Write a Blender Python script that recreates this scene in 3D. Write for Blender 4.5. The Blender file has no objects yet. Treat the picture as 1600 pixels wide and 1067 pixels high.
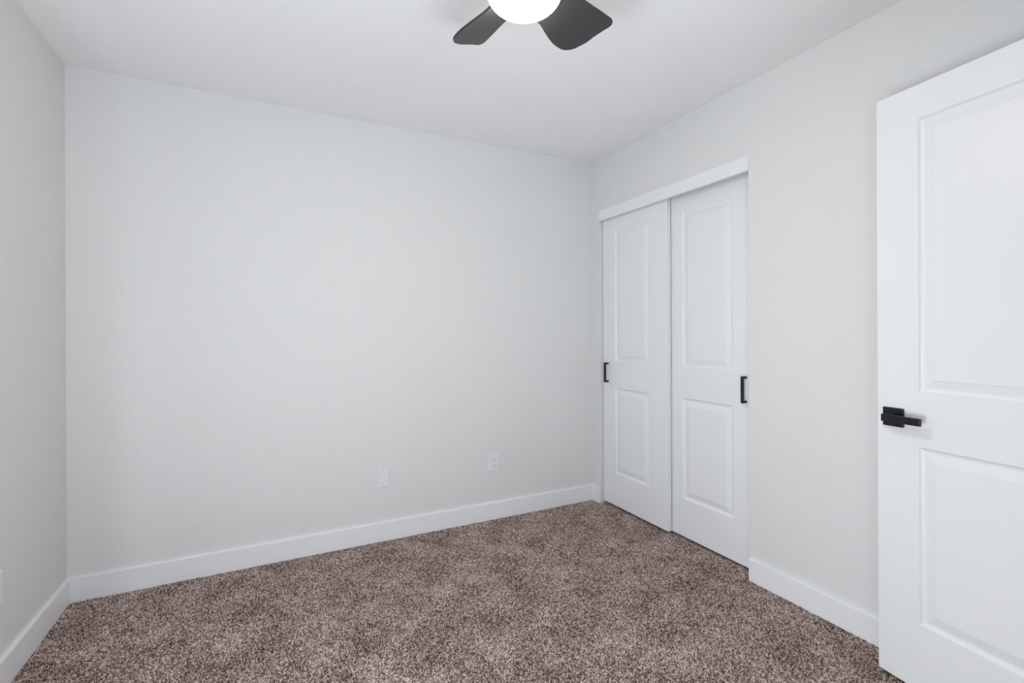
import bpy, bmesh, math, random
import numpy as np
from mathutils import Matrix, Vector

# ------------------------------------------------------------------ camera
W, H = 2.928, 2.44          # room width, ceiling height (metres)
FRONT = -3.38               # front wall, behind the camera
sc = bpy.context.scene
cam_d = bpy.data.cameras.new('camera'); cam = bpy.data.objects.new('camera', cam_d)
sc.collection.objects.link(cam); sc.camera = cam
YAW, ROLL = 0.4676, -0.0043
f = Vector((math.sin(YAW), math.cos(YAW), 0)); r = Vector((math.cos(YAW), -math.sin(YAW), 0)); u = r.cross(f)
rr = r * math.cos(ROLL) + u * math.sin(ROLL); uu = -r * math.sin(ROLL) + u * math.cos(ROLL)
m3 = Matrix((rr, uu, -f)).transposed()
cam.matrix_world = Matrix.Translation((0.830, -2.856, 1.214)) @ m3.to_4x4()
cam_d.sensor_width = 36; cam_d.lens = 747.8 * 36 / 1600
cam_d.shift_y = -14.0 / 1600
cam_d.clip_start = 0.02

# ------------------------------------------------------------------ world, light, exposure
world = bpy.data.worlds.new('world'); sc.world = world; world.use_nodes = True
world.node_tree.nodes['Background'].inputs[0].default_value = (0.80, 0.90, 1.0, 1)
world.node_tree.nodes['Background'].inputs[1].default_value = 0.3
sc.view_settings.view_transform = 'Standard'; sc.view_settings.look = 'None'
sc.view_settings.gamma = 1; sc.view_settings.use_curve_mapping = False
sc.view_settings.exposure = 0.0
LAMP = 58.0          # emission of the fan's glass dome
FILL = {              # added fill lights outside the unseen windows: (location, rotation, size x, size y, watts); two low, one aimed up at the ceiling
    'low_fill_left': ((-0.14, -2.45, 0.50), (0, -math.pi / 2, 0), 0.80, 0.66, 37),  # added low fill for the lower walls and door
    'low_fill_front': ((0.90, FRONT - 0.14, 0.50), (math.pi / 2, 0, 0), 1.30, 0.80, 9),  # weak added fill, low behind the camera
    'ground_light_front': ((0.90, FRONT - 0.35, 0.15), (math.radians(170), 0, 0), 1.4, 0.45, 54),  # added fill tilted up to brighten the ceiling
}
for n, (loc, rot, sx, sy, w) in FILL.items():
    ld = bpy.data.lights.new(n, 'AREA'); ld.shape = 'RECTANGLE'; ld.size = sx; ld.size_y = sy
    ld.energy = w; ld.color = (0.87, 0.94, 1.0)
    lo = bpy.data.objects.new(n, ld); sc.collection.objects.link(lo)
    lo.location = loc; lo.rotation_euler = rot

# ------------------------------------------------------------------ materials
def new_mat(name, col, rough=0.5, metal=0.0, spec=0.5):
    m = bpy.data.materials.new(name); m.use_nodes = True
    b = m.node_tree.nodes['Principled BSDF']
    b.inputs['Base Color'].default_value = (*col, 1); b.inputs['Roughness'].default_value = rough
    b.inputs['Metallic'].default_value = metal; b.inputs['Specular IOR Level'].default_value = spec
    return m

def add_bump(m, layers, strength, dist):
    """layers: list of (scale, detail, weight) noise layers in object space"""
    nt = m.node_tree; N = nt.nodes; L = nt.links; b = N['Principled BSDF']
    tc = N.new('ShaderNodeTexCoord'); acc = None
    for s, d, w in layers:
        n = N.new('ShaderNodeTexNoise'); n.inputs['Scale'].default_value = s; n.inputs['Detail'].default_value = d
        L.new(tc.outputs['Object'], n.inputs['Vector'])
        mm = N.new('ShaderNodeMath'); mm.operation = 'MULTIPLY_ADD'; mm.inputs[1].default_value = w
        L.new(n.outputs[0], mm.inputs[0])
        if acc: L.new(acc, mm.inputs[2])
        else: mm.inputs[2].default_value = 0
        acc = mm.outputs[0]
    bp = N.new('ShaderNodeBump'); bp.inputs['Strength'].default_value = strength; bp.inputs['Distance'].default_value = dist
    L.new(acc, bp.inputs['Height']); L.new(bp.outputs[0], b.inputs['Normal'])
    return m

wall_m = add_bump(new_mat('orange_peel_wall_paint', (0.785, 0.785, 0.783), 0.6, spec=0.35), [(50, 2, 1.0), (150, 2, 0.4)], 0.5, 0.0028)
ceil_m = add_bump(new_mat('textured_ceiling_paint', (0.90, 0.90, 0.90), 0.75, spec=0.25), [(38, 3, 1.0), (110, 2, 0.5)], 0.55, 0.003)
trim_m = add_bump(new_mat('satin_white_trim_paint', (0.89, 0.895, 0.91), 0.38, spec=0.45), [(9, 2, 1.0)], 0.05, 0.002)
door_m = add_bump(new_mat('white_door_paint', (0.865, 0.875, 0.89), 0.36, spec=0.45), [(14, 2, 1.0)], 0.05, 0.002)
plate_m = add_bump(new_mat('white_plastic', (0.835, 0.84, 0.86), 0.30), [(60, 1, 1.0)], 0.02, 0.0005)
dark_m = add_bump(new_mat('dark_slot_cavity', (0.045, 0.045, 0.05), 0.7), [(200, 1, 1.0)], 0.05, 0.0005)
slot_m = add_bump(new_mat('grey_screw_slot', (0.30, 0.30, 0.31), 0.6), [(200, 1, 1.0)], 0.05, 0.0005)
black_m = add_bump(new_mat('matte_black_metal', (0.012, 0.012, 0.016), 0.38, 0.3), [(300, 2, 1.0)], 0.06, 0.0004)
blade_m = add_bump(new_mat('matte_black_blade_finish', (0.028, 0.026, 0.030), 0.40), [(120, 2, 1.0)], 0.05, 0.0005)
hall_m = add_bump(new_mat('closet_interior_paint', (0.62, 0.62, 0.61), 0.7), [(55, 2, 1.0)], 0.3, 0.002)
glass_m = bpy.data.materials.new('window_glass'); glass_m.use_nodes = True
_nt = glass_m.node_tree; _nt.nodes.remove(_nt.nodes['Principled BSDF'])
_t = _nt.nodes.new('ShaderNodeBsdfTransparent'); _g = _nt.nodes.new('ShaderNodeBsdfGlossy'); _g.inputs['Roughness'].default_value = 0.02
_x = _nt.nodes.new('ShaderNodeMixShader'); _x.inputs[0].default_value = 0.06
_nt.links.new(_t.outputs[0], _x.inputs[1]); _nt.links.new(_g.outputs[0], _x.inputs[2])
_nt.links.new(_x.outputs[0], _nt.nodes['Material Output'].inputs[0])

globe_m = new_mat('frosted_lit_glass', (1, 1, 1), 0.4)
globe_m.node_tree.nodes['Principled BSDF'].inputs['Emission Color'].default_value = (1.0, 0.91, 0.80, 1)
globe_m.node_tree.nodes['Principled BSDF'].inputs['Emission Strength'].default_value = LAMP

def carpet_material(name, per_tuft):
    """brown/beige flecked yarn; per_tuft reads one random value stored on each tuft, else a cell pattern"""
    m = bpy.data.materials.new(name); m.use_nodes = True
    nt = m.node_tree; N = nt.nodes; L = nt.links; b = N['Principled BSDF']
    b.inputs['Roughness'].default_value = 0.95; b.inputs['Specular IOR Level'].default_value = 0.1
    tc = N.new('ShaderNodeTexCoord')
    if per_tuft:
        at_ = N.new('ShaderNodeAttribute'); at_.attribute_name = 'tuft_value'; val = at_.outputs['Fac']
    else:
        vo = N.new('ShaderNodeTexVoronoi'); vo.inputs['Scale'].default_value = 200
        L.new(tc.outputs['Object'], vo.inputs['Vector'])
        sep = N.new('ShaderNodeSeparateColor'); L.new(vo.outputs['Color'], sep.inputs[0]); val = sep.outputs[0]
    # soft mottling from the way the pile lies
    mo = N.new('ShaderNodeTexNoise'); mo.inputs['Scale'].default_value = 5.5; mo.inputs['Detail'].default_value = 4; mo.inputs['Roughness'].default_value = 0.6
    L.new(tc.outputs['Object'], mo.inputs['Vector'])
    ma = N.new('ShaderNodeMath'); ma.operation = 'MULTIPLY_ADD'; ma.inputs[1].default_value = 0.75; ma.inputs[2].default_value = -0.375
    L.new(mo.outputs[0], ma.inputs[0])
    ad = N.new('ShaderNodeMath'); ad.operation = 'ADD'
    L.new(val, ad.inputs[0]); L.new(ma.outputs[0], ad.inputs[1])
    cr = N.new('ShaderNodeValToRGB'); e = cr.color_ramp.elements
    e[0].position = 0.0; e[0].color = (0.070, 0.044, 0.038, 1)
    e[1].position = 1.0; e[1].color = (0.90, 0.80, 0.76, 1)
    for p_, c_ in ((0.22, (0.205, 0.138, 0.118)), (0.55, (0.465, 0.345, 0.305)), (0.80, (0.67, 0.55, 0.505))):
        x = e.new(p_); x.color = (*c_, 1)
    L.new(ad.outputs[0], cr.inputs[0]); L.new(cr.outputs[0], b.inputs['Base Color'])
    return m
carpet_m = carpet_material('carpet_backing', False)
pile_m = carpet_material('speckled_cut_pile_yarn', True)

# ------------------------------------------------------------------ helpers
def link(name, bm, mat, parent=None, smooth=False, bevel=0.0, seg=2):
    me = bpy.data.meshes.new(name)
    bmesh.ops.recalc_face_normals(bm, faces=bm.faces)
    bm.to_mesh(me); bm.free(); me.materials.append(mat)
    o = bpy.data.objects.new(name, me); sc.collection.objects.link(o)
    if parent: o.parent = parent
    if smooth:
        for p_ in me.polygons: p_.use_smooth = True
    if bevel:
        md = o.modifiers.new('bevel', 'BEVEL'); md.width = bevel; md.segments = seg; md.limit_method = 'ANGLE'
    return o

def add_box(bm, lo, hi):
    vs = [bm.verts.new((x, y, z)) for x in (lo[0], hi[0]) for y in (lo[1], hi[1]) for z in (lo[2], hi[2])]
    for q in ((0, 1, 3, 2), (4, 6, 7, 5), (0, 4, 5, 1), (2, 3, 7, 6), (0, 2, 6, 4), (1, 5, 7, 3)):
        bm.faces.new([vs[i] for i in q])

def boxes(*bs):
    bm = bmesh.new()
    for lo, hi in bs: add_box(bm, lo, hi)
    return bm

def struct(o, label, cat):
    if o.type == 'MESH' and o.name.split('_')[0] in ('wall', 'baseboard', 'trim'):
        for v in o.data.vertices:
            if abs(v.co.z) < 1e-6: v.co.z = -0.012      # feet of walls and boards stand below the pile
    o['kind'] = 'structure'; o['label'] = label; o['category'] = cat
    return o

def empty(name, loc, rot=(0, 0, 0)):
    o = bpy.data.objects.new(name, None); sc.collection.objects.link(o)
    o.location = loc; o.rotation_euler = rot; o.empty_display_size = 0.1
    return o

def add_lathe(bm, prof, n=48, cap=True):
    rings = []
    for rad, z in prof:
        if rad < 1e-6: rings.append([bm.verts.new((0, 0, z))])
        else: rings.append([bm.verts.new((rad * math.cos(2 * math.pi * k / n), rad * math.sin(2 * math.pi * k / n), z)) for k in range(n)])
    for a, b in zip(rings[:-1], rings[1:]):
        for k in range(n):
            k2 = (k + 1) % n
            if len(a) == 1 and len(b) == 1: continue
            if len(a) == 1: bm.faces.new((a[0], b[k], b[k2]))
            elif len(b) == 1: bm.faces.new((a[k], a[k2], b[0]))
            else: bm.faces.new((a[k], a[k2], b[k2], b[k]))
    if cap:
        for q in (rings[0], rings[-1]):
            if len(q) > 2: bm.faces.new(q)

def add_extrude(bm, prof, a, b, axis):
    """closed profile of (across, z) points swept from a to b along 'x' or 'y'"""
    def P(t, q): return (t, q[0], q[1]) if axis == 'x' else (q[0], t, q[1])
    va = [bm.verts.new(P(a, q)) for q in prof]; vb = [bm.verts.new(P(b, q)) for q in prof]
    n = len(prof)
    for i in range(n): bm.faces.new((va[i], va[(i + 1) % n], vb[(i + 1) % n], vb[i]))
    bm.faces.new(va); bm.faces.new(vb)

# ------------------------------------------------------------------ room shell
T = 0.12
CX = W + 0.72                                        # back of the closet
OPEN_A, OPEN_B, HEAD = -0.087, -1.283, 2.045         # closet opening
FZ = -0.005                                          # carpet backing; the tips of the pile reach z = 0
JOG_X, JOG_Y = 1.78, -2.72                           # entry alcove: the doorway wall stands in front of the front wall
DW_A, DW_B = 1.905, 2.690                            # doorway

fl = link('floor', boxes(((-T, -4.3, -0.08), (CX + T, T, FZ))), carpet_m)
struct(fl, 'brown and beige speckled cut pile carpet covering the room floor', 'floor')
ce = link('ceiling', boxes(((-T, -4.3, H), (CX + T, T, H + 0.1))), ceil_m)
struct(ce, 'white lightly textured flat ceiling above the fan', 'ceiling')
wb = link('wall_back', boxes(((-T, 0.0, 0.0), (CX + T, T, H))), wall_m)
struct(wb, 'white textured back wall with two small cover plates near the baseboard', 'wall')
WY0, WY1, WZ0, WZ1 = -2.80, -1.40, 0.08, 2.10        # invented left window opening, kept low for the fill light
wl = link('wall_left', boxes(((-T, WY1, 0), (0, 0, H)), ((-T, FRONT, 0), (0, WY0, H)),
                             ((-T, WY0, 0), (0, WY1, WZ0)), ((-T, WY0, WZ1), (0, WY1, H))), wall_m)
struct(wl, 'white textured wall along the left edge of the photo', 'wall')
wr = link('wall_right', boxes(((W, OPEN_A, 0), (W + T, 0, H)), ((W, OPEN_B, HEAD), (W + T, OPEN_A, H)),
                              ((W, -4.18, 0), (W + T, OPEN_B, H))), wall_m)
struct(wr, 'white textured right wall around the closet and behind the open door', 'wall')
FX0, FX1, GZ0 = 0.20, 1.60, 0.08
wf = link('wall_front', boxes(((0, FRONT - T, 0), (FX0, FRONT, H)), ((FX1, FRONT - T, 0), (JOG_X, FRONT, H)),
                              ((FX0, FRONT - T, 0), (FX1, FRONT, GZ0)), ((FX0, FRONT - T, WZ1), (FX1, FRONT, H)),
                              ((JOG_X, FRONT - T, 0), (JOG_X + T, JOG_Y, H)),
                              ((JOG_X + T, JOG_Y - T, 0), (DW_A, JOG_Y, H)), ((DW_B, JOG_Y - T, 0), (W, JOG_Y, H)),
                              ((DW_A, JOG_Y - T, 2.05), (DW_B, JOG_Y, H))), wall_m)
struct(wf, 'white front wall behind the camera with the entry doorway', 'wall')
wh = link('wall_hallway', boxes(((JOG_X + T, -4.30, 0), (W + T, -4.18, H)), ((JOG_X, -4.30, 0), (JOG_X + T, FRONT - T, H))), wall_m)
struct(wh, 'white hallway wall beyond the entry doorway', 'wall')
wc = link('wall_closet', boxes(((CX, -1.60, 0), (CX + T, 0, H)), ((W + T, -1.72, 0), (CX + T, -1.60, H))), hall_m)
struct(wc, 'plain wall inside the closet behind the sliding doors', 'wall')

# carpet pile: one mesh of small yarn tufts
def pile():
    rng = np.random.default_rng(7); sp = 0.0050
    def block(x0, x1, y0, y1):
        nx, ny = int((x1 - x0) / sp), int((y1 - y0) / sp)
        gx, gy = np.meshgrid(x0 + (np.arange(nx) + .5) * sp, y0 + (np.arange(ny) + .5) * sp)
        gx[1::2] += sp / 2
        return np.stack([gx.ravel(), gy.ravel()], 1)
    P = np.concatenate([block(0.016, W - 0.017, -2.25, -0.016), block(W - 0.017, W + 0.11, OPEN_B + 0.006, OPEN_A - 0.006)])
    n = len(P); P = P + rng.uniform(-.0017, .0017, (n, 2))
    z0 = FZ - 0.001; h = rng.uniform(0.0030, 0.0072, n); lean = rng.normal(0, .0013, (n, 2)); rad = rng.uniform(.0020, .0030, n); ph = rng.uniform(0, np.pi / 2, n)
    V = np.zeros((n, 9, 3), np.float32)
    for k in range(4):
        a = ph + k * np.pi / 2
        for lv, (fr, rr_, fz) in enumerate(((0.0, .85, 0.0), (0.6, 1.0, 0.72))):
            V[:, lv * 4 + k, 0] = P[:, 0] + np.cos(a) * rad * rr_ + lean[:, 0] * fr
            V[:, lv * 4 + k, 1] = P[:, 1] + np.sin(a) * rad * rr_ + lean[:, 1] * fr
            V[:, lv * 4 + k, 2] = z0 + h * fz
    V[:, 8, 0] = P[:, 0] + lean[:, 0]; V[:, 8, 1] = P[:, 1] + lean[:, 1]; V[:, 8, 2] = z0 + h
    base = (np.arange(n) * 9)[:, None]
    q = np.concatenate([base + np.array([[k, (k + 1) % 4, 4 + (k + 1) % 4, 4 + k]]) for k in range(4)], 1).reshape(-1, 4)
    t = np.concatenate([base + np.array([[4 + k, 4 + (k + 1) % 4, 8]]) for k in range(4)], 1).reshape(-1, 3)
    me = bpy.data.meshes.new('carpet_pile')
    me.vertices.add(n * 9); me.vertices.foreach_set('co', V.ravel())
    me.loops.add(q.size + t.size); me.loops.foreach_set('vertex_index', np.concatenate([q.ravel(), t.ravel()]).astype(np.int32))
    me.polygons.add(len(q) + len(t))
    st = np.concatenate([np.arange(len(q)) * 4, q.size + np.arange(len(t)) * 3]).astype(np.int32)
    me.polygons.foreach_set('loop_start', st)
    me.update(calc_edges=True); me.validate()
    me.polygons.foreach_set('use_smooth', np.ones(len(me.polygons), bool))
    at_ = me.attributes.new('tuft_value', 'FLOAT', 'POINT')
    val = rng.uniform(0, 1, n).astype(np.float32)
    at_.data.foreach_set('value', np.repeat(val, 9))
    me.materials.append(pile_m)
    o = bpy.data.objects.new('carpet_pile', me); sc.collection.objects.link(o)
    o['kind'] = 'stuff'; o['label'] = 'short brown and beige carpet pile covering the floor'; o['category'] = 'carpet'
pile()

# invented windows, unseen behind the camera, shaped to let the fill lights in
def window(name, axis, pos, a0, a1, z0, z1, label):
    root = empty(name, (0, 0, 0)); struct(root, label, 'window')
    def B(a, b, za, zb, p0, p1):
        return ((p0, a, za), (p1, b, zb)) if axis == 'x' else ((a, p0, za), (b, p1, zb))
    fw = 0.05; mid = (a0 + a1) / 2
    link('window_frame', boxes(B(a0, a0 + fw, z0, z1, pos - .07, pos - .01), B(a1 - fw, a1, z0, z1, pos - .07, pos - .01),
        B(a0 + fw, a1 - fw, z0, z0 + fw, pos - .07, pos - .01), B(a0 + fw, a1 - fw, z1 - fw, z1, pos - .07, pos - .01),
        B(mid - .02, mid + .02, z0 + fw, z1 - fw, pos - .06, pos - .02)), trim_m, root)
    link('window_pane', boxes(B(a0 + fw, mid - .02, z0 + fw, z1 - fw, pos - .042, pos - .038)), glass_m, root)
    link('window_pane', boxes(B(mid + .02, a1 - fw, z0 + fw, z1 - fw, pos - .042, pos - .038)), glass_m, root)
    if z0 > .2: link('window_sill', boxes(B(a0 - .04, a1 + .04, z0 - .03, z0, pos - .002, pos + .04)), trim_m, root)
window('window_1', 'x', 0.0, WY0, WY1, WZ0, WZ1, 'invented white framed glass patio door, unseen, on the left wall beside the camera')
window('window_2', 'y', FRONT, FX0, FX1, GZ0, WZ1, 'invented white framed glass patio door, unseen, on the front wall behind the camera')

# baseboards: flat boards with an eased top edge
BB, BT = 0.108, 0.014
def bb_prof(w0, sgn):
    """w0: wall plane, sgn: +1 if the board grows towards +axis"""
    s = sgn
    return [(w0, 0.0), (w0 + s * BT, 0.0), (w0 + s * BT, BB - 0.006), (w0 + s * (BT - 0.0018), BB - 0.0018), (w0 + s * (BT - 0.006), BB), (w0, BB)]
bm = bmesh.new(); add_extrude(bm, bb_prof(0, -1), 0.0, W, 'x')
struct(link('baseboard_back', bm, trim_m), 'white baseboard along the foot of the back wall', 'baseboard')
bm = bmesh.new(); add_extrude(bm, bb_prof(0, 1), FRONT, -BT, 'y')
struct(link('baseboard_left', bm, trim_m), 'white baseboard along the foot of the left wall', 'baseboard')
bm = bmesh.new(); add_extrude(bm, bb_prof(W, -1), OPEN_A + 0.012, -BT, 'y'); add_extrude(bm, bb_prof(W, -1), JOG_Y, OPEN_B - 0.003, 'y')
struct(link('baseboard_right', bm, trim_m), 'white baseboard on the right wall beside the closet', 'baseboard')
bm = bmesh.new(); add_extrude(bm, bb_prof(FRONT, 1), BT, JOG_X, 'x')
struct(link('baseboard_front', bm, trim_m), 'white baseboard on the front wall behind the camera', 'baseboard')

# closet fascia board that hides the sliding track
fa = link('trim_1', boxes(((W - 0.003, OPEN_B + 0.001, 2.006), (W + 0.016, OPEN_A - 0.004, 2.078))), trim_m, bevel=0.0012)
struct(fa, 'white fascia board across the top of the closet opening', 'trim')
tk = link('trim_2', boxes(((W + 0.022, OPEN_B + 0.001, 2.026), (W + 0.030, OPEN_A - 0.004, 2.045)), ((W + 0.058, OPEN_B + 0.001, 2.036), (W + 0.062, OPEN_A - 0.004, 2.045)),
                          ((W + 0.094, OPEN_B + 0.001, 2.026), (W + 0.100, OPEN_A - 0.004, 2.045))), black_m)
struct(tk, 'sliding door track hidden behind the closet fascia', 'track')
# casing of the entry doorway
cs = link('trim_3', boxes(((DW_A - .065, JOG_Y, 0), (DW_A + .005, JOG_Y + .014, 2.12)), ((DW_B - .005, JOG_Y, 0), (DW_B + .065, JOG_Y + .014, 2.12)),
                          ((DW_A + .005, JOG_Y, 2.045), (DW_B - .005, JOG_Y + .014, 2.12))), trim_m, bevel=0.002)
struct(cs, 'white casing around the entry doorway', 'trim')

# ------------------------------------------------------------------ moulded two panel doors
PANELS = ((0.235 - 0.012, 0.826 - 0.012), (1.007 - 0.012, 1.921 - 0.012))   # panel heights above the door's bottom edge
PROFILE = [(0.0, 0.0), (0.002, 0.0030), (0.005, 0.0058), (0.009, 0.0078), (0.013, 0.0086), (0.016, 0.0086),
           (0.020, 0.0078), (0.030, 0.0050), (0.040, 0.0026), (0.043, 0.0022), (0.0445, 0.0006), (0.048, 0.0004)]
def door_slab(width, height, thick, px0, px1):
    """local frame: x across the door, z up, front face at y = 0 looking to -y, back face at y = thick"""
    bm = bmesh.new()
    xs = [0, px0, px1, width]; zs = [0, PANELS[0][0], PANELS[0][1], PANELS[1][0], PANELS[1][1], height]
    for side in (0, 1):
        def P(x, d, z): return (x, d if side == 0 else thick - d, z)
        g = [[bm.verts.new(P(x, 0, z)) for z in zs] for x in xs]
        for i in range(3):
            for j in range(5):
                q = [g[i][j], g[i + 1][j], g[i + 1][j + 1], g[i][j + 1]]
                if i == 1 and j in (1, 3):
                    loop = q
                    for ins, dep in PROFILE[1:]:
                        nl = [bm.verts.new(P(xs[1] + ins, dep, zs[j] + ins)), bm.verts.new(P(xs[2] - ins, dep, zs[j] + ins)),
                              bm.verts.new(P(xs[2] - ins, dep, zs[j + 1] - ins)), bm.verts.new(P(xs[1] + ins, dep, zs[j + 1] - ins))]
                        for k in range(4): bm.faces.new((loop[k], loop[(k + 1) % 4], nl[(k + 1) % 4], nl[k]))
                        loop = nl
                    bm.faces.new(loop)
                else: bm.faces.new(q)
        if side == 0: gf = g
        else: gb = g
    for i in range(3):
        bm.faces.new((gf[i][0], gf[i + 1][0], gb[i + 1][0], gb[i][0])); bm.faces.new((gf[i][5], gf[i + 1][5], gb[i + 1][5], gb[i][5]))
    for j in range(5):
        bm.faces.new((gf[0][j], gf[0][j + 1], gb[0][j + 1], gb[0][j])); bm.faces.new((gf[3][j], gf[3][j + 1], gb[3][j + 1], gb[3][j]))
    return bm

def pull_handle(parent, x, z0, z1):
    bm = bmesh.new(); s = 0.006
    add_box(bm, (x - s, -0.034, z0), (x + s, -0.022, z1))
    add_box(bm, (x - s, -0.022, z0), (x + s, 0.0, z0 + 2 * s)); add_box(bm, (x - s, -0.022, z1 - 2 * s), (x + s, 0.0, z1))
    o = link('pull_handle', bm, black_m, parent, bevel=0.0007); o['label'] = 'matte black square bar pull'
    return o

# closet doors: local x runs towards the camera (-Y), local -y points into the room (-X)
Z1 = 0.014
d1 = empty('door_1', (W + 0.030, -0.0925, Z1), (0, 0, -math.pi / 2))
struct(d1, 'left white two-panel sliding closet door, nearest the back wall', 'closet door')
link('door_panel', door_slab(0.6205, 2.026, 0.026, 0.131, 0.4645), door_m, d1, bevel=0.0012)
pull_handle(d1, 0.0525, 0.848, 0.986)
d2 = empty('door_2', (W + 0.066, -0.652, Z1 - 0.002), (0, 0, -math.pi / 2))
struct(d2, 'right white two-panel sliding closet door, behind the front one', 'closet door')
link('door_panel', door_slab(0.622, 2.026, 0.026, 0.142, 0.4845), door_m, d2, bevel=0.0012)
pull_handle(d2, 0.563, 0.838, 0.974)

# entry door: hinged at the doorway, swung open almost to the right wall
th = math.radians(-7.5)
fe = Vector((2.774, -1.914, 0.012))                    # free edge of the door's room face
d3 = empty('door_3', fe, (0, 0, th - math.pi / 2))
struct(d3, 'white two-panel entry door standing open with a black lever handle', 'door')
link('door_panel', door_slab(0.762, 2.022, 0.035, 0.130, 0.632), door_m, d3, bevel=0.0015)
lev = link('rosette', boxes(((0.023, -0.009, 0.871), (0.087, -0.0005, 0.935))), black_m, d3, bevel=0.0008)
lev['label'] = 'matte black square rosette'
bm = bmesh.new()
bmesh.ops.create_cone(bm, cap_ends=True, segments=32, radius1=0.012, radius2=0.012, depth=0.032,
                      matrix=Matrix.Translation((0.056, -0.024, 0.9035)) @ Matrix.Rotation(math.pi / 2, 4, 'X'))
add_box(bm, (0.043, -0.050, 0.891), (0.161, -0.038, 0.9155))
lv = link('lever_handle', bm, black_m, d3, bevel=0.0008); lv['label'] = 'matte black flat lever pointing to the hinge side'
for hz in (0.20, 1.01, 1.80):
    bm = bmesh.new()
    bmesh.ops.create_cone(bm, cap_ends=True, segments=16, radius1=0.006, radius2=0.006, depth=0.09, matrix=Matrix.Translation((0.766, -0.006, hz)))
    link('hinge', bm, black_m, d3, smooth=False)

# ------------------------------------------------------------------ wall plates
def plate_mesh(w=0.070, h=0.115, t=0.0055):
    """local: x across, z up, wall at y = 0, looks to -y"""
    bm = bmesh.new(); c = 0.0028
    rings = [(0, 0), (0, -t + c), (c * .4, -t + c * .35), (c, -t)]
    loops = []
    for ins, y in rings:
        a, b = w / 2 - ins, h / 2 - ins
        loops.append([bm.verts.new(p) for p in ((-a, y, -b), (a, y, -b), (a, y, b), (-a, y, b))])
    for A_, B_ in zip(loops[:-1], loops[1:]):
        for k in range(4): bm.faces.new((A_[k], A_[(k + 1) % 4], B_[(k + 1) % 4], B_[k]))
    bm.faces.new(loops[-1]); bm.faces.new(loops[0])
    return bm
def screw(parent, z, t=0.0055):
    bm = bmesh.new()
    bmesh.ops.create_cone(bm, cap_ends=True, segments=20, radius1=0.0036, radius2=0.0030, depth=0.0012,
                          matrix=Matrix.Translation((0, -t - 0.0004, z)) @ Matrix.Rotation(math.pi / 2, 4, 'X'))
    o = link('screw', bm, plate_m, parent)
    link('screw_slot', boxes(((-0.0027, -t - 0.00125, z - 0.0004), (0.0027, -t - 0.0009, z + 0.0004))), slot_m, o)
def outlet(loc, rot, label):
    root = empty('wall_outlet', loc, rot); root['label'] = label; root['category'] = 'outlet'
    root['group'] = 'duplex wall outlets'
    link('cover_plate', plate_mesh(), plate_m, root)
    link('receptacle_face', boxes(((-0.0165, -0.0075, -0.0335), (0.0165, -0.005, 0.0335))), plate_m, root, bevel=0.0012)
    for zc in (0.0185, -0.0185):
        for x0, hh in ((-0.0066, 0.0040), (0.0066, 0.0034)):
            link('slot', boxes(((x0 - 0.0009, -0.0079, zc + 0.0035 - hh), (x0 + 0.0009, -0.0070, zc + 0.0035 + hh))), dark_m, root)
        bm = bmesh.new()
        bmesh.ops.create_cone(bm, cap_ends=True, segments=20, radius1=0.0026, radius2=0.0026, depth=0.0009,
                              matrix=Matrix.Translation((0, -0.00745, zc - 0.0085)) @ Matrix.Rotation(math.pi / 2, 4, 'X'))
        link('ground_hole', bm, dark_m, root)
    for z in (0.0485, -0.0485): screw(root, z)
    return root
bp_ = empty('blank_wall_plate', (1.4195, 0, 0.3645)); bp_['label'] = 'blank white cover plate low on the back wall, left of the outlet'; bp_['category'] = 'wall plate'
link('cover_plate', plate_mesh(), plate_m, bp_)
for z in (0.0415, -0.0415): screw(bp_, z)
outlet((2.1345, 0, 0.3655), (0, 0, 0), 'white duplex outlet on the back wall, right of the blank plate')
outlet((0, -0.629, 0.348), (0, 0, math.pi / 2), 'white duplex outlet on the left wall, cut off by the left photo edge')

# ------------------------------------------------------------------ ceiling fan with light
FANX, FANY = 1.457, -1.699
fan = empty('ceiling_fan', (FANX, FANY, H)); fan['label'] = 'black ceiling fan with short paddle blades and a lit white dome light'; fan['category'] = 'ceiling fan'
def at(z): return z - H
bm = bmesh.new(); add_lathe(bm, [(0.065, at(2.4395)), (0.066, at(2.425)), (0.060, at(2.405)), (0.040, at(2.392)), (0.018, at(2.388))]); link('canopy', bm, black_m, fan, smooth=False)
bm = bmesh.new(); add_lathe(bm, [(0.0125, at(2.39)), (0.0125, at(2.255))], 24); link('downrod', bm, black_m, fan)
bm = bmesh.new(); add_lathe(bm, [(0.020, at(2.270)), (0.050, at(2.262)), (0.082, at(2.245)), (0.092, at(2.225)), (0.092, at(2.196)), (0.086, at(2.186)), (0.060, at(2.180)), (0.060, at(2.172)), (0.104, at(2.170)), (0.107, at(2.164)), (0.107, at(2.158)), (0.100, at(2.1575))]); link('motor_housing', bm, black_m, fan)
prof = []
A_, B_ = 0.1045, 0.0615
for k in range(0, 19):
    t = math.pi / 2 * k / 18
    prof.append((A_ * math.sin(t) ** 0.86 if t > 0 else 0, at(2.1575) - B_ * math.cos(t) ** 0.9 if k < 18 else at(2.1575)))
bm = bmesh.new(); add_lathe(bm, prof, 64)
gl = link('light_dome', bm, globe_m, fan, smooth=True); gl['label'] = 'glowing frosted white dome'

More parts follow.
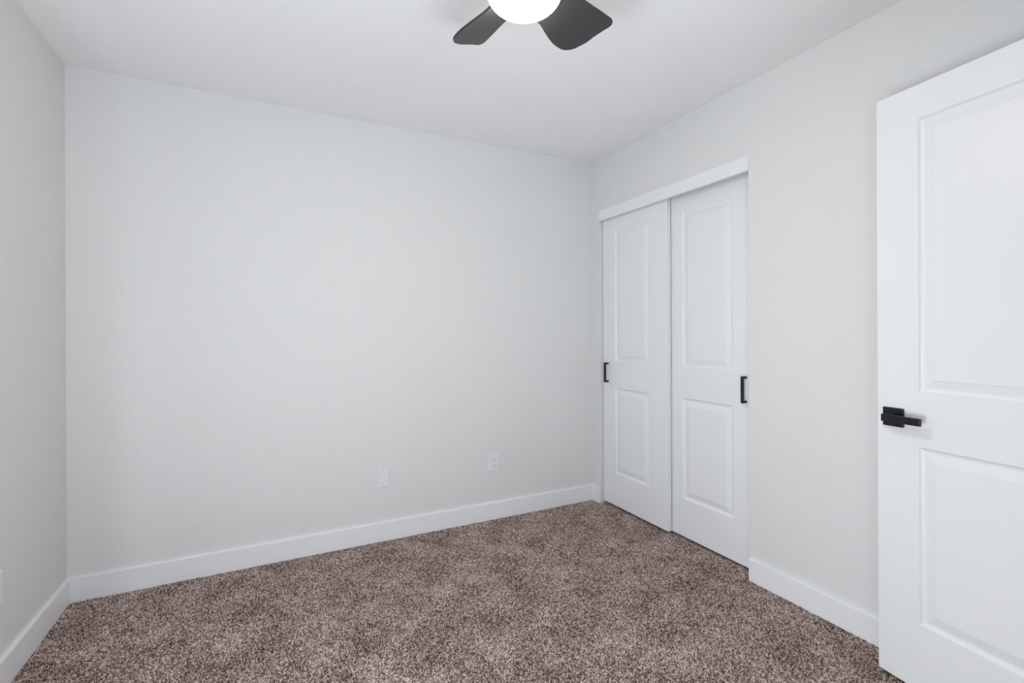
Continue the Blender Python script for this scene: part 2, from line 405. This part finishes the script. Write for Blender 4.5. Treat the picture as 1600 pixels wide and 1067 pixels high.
# blade outline in blade axes: r outward, s sideways (counter-clockwise positive)
OUT = [(0.085, 0.046), (0.115, 0.040), (0.148, 0.038), (0.180, 0.0425), (0.215, 0.0465), (0.245, 0.0485), (0.275, 0.046), (0.302, 0.040), (0.322, 0.028),
       (0.337, 0.012), (0.346, -0.008), (0.354, -0.030), (0.357, -0.060), (0.364, -0.092), (0.369, -0.111), (0.367, -0.122), (0.358, -0.129), (0.345, -0.130),
       (0.315, -0.124), (0.280, -0.117), (0.245, -0.109), (0.205, -0.101), (0.160, -0.093), (0.120, -0.085), (0.085, -0.076)]
def smooth_closed(pts, n=3):
    out = []
    m = len(pts)
    for i in range(m - 1):
        p0 = pts[max(i - 1, 0)]; p1 = pts[i]; p2 = pts[i + 1]; p3 = pts[min(i + 2, m - 1)]
        for k in range(n):
            t = k / n
            out.append(tuple(0.5 * ((2 * p1[j]) + (-p0[j] + p2[j]) * t + (2 * p0[j] - 5 * p1[j] + 4 * p2[j] - p3[j]) * t * t + (-p0[j] + 3 * p1[j] - 3 * p2[j] + p3[j]) * t ** 3) for j in (0, 1)))
    out.append(pts[-1]); return out
def blade_mesh():
    bm = bmesh.new(); o = smooth_closed(OUT); t = 0.0035
    lo = [bm.verts.new((a, b, -t)) for a, b in o]; hi = [bm.verts.new((a, b, t)) for a, b in o]; n = len(o)
    bm.faces.new(lo); bm.faces.new(hi)
    for i in range(n): bm.faces.new((lo[i], lo[(i + 1) % n], hi[(i + 1) % n], hi[i]))
    return bm
def arm_mesh():
    bm = bmesh.new(); add_box(bm, (0.055, -0.045, 0.0035), (0.150, 0.015, 0.0085)); return bm
blade0 = link('blade', blade_mesh(), blade_m, fan, bevel=0.0012)
arm0 = link('blade_bracket', arm_mesh(), black_m, blade0, bevel=0.001)
pit, dih = math.radians(-24.0), math.radians(0.9)
for k in range(5):
    a = math.radians(30.6 + 72 * k)
    e_ = Vector((math.cos(a), math.sin(a), 0)); t_ = Vector((-math.sin(a), math.cos(a), 0))
    er = e_ * math.cos(dih) + Vector((0, 0, math.sin(dih))); n0 = er.cross(t_)
    et = t_ * math.cos(pit) + n0 * math.sin(pit); nn = er.cross(et)
    M = Matrix((er, et, nn)).transposed().to_4x4(); M.translation = (0, 0, at(2.166))
    if k == 0: b = blade0
    else:
        b = blade0.copy(); sc.collection.objects.link(b); b.parent = fan
        c = arm0.copy(); sc.collection.objects.link(c); c.parent = b
    b.matrix_local = M
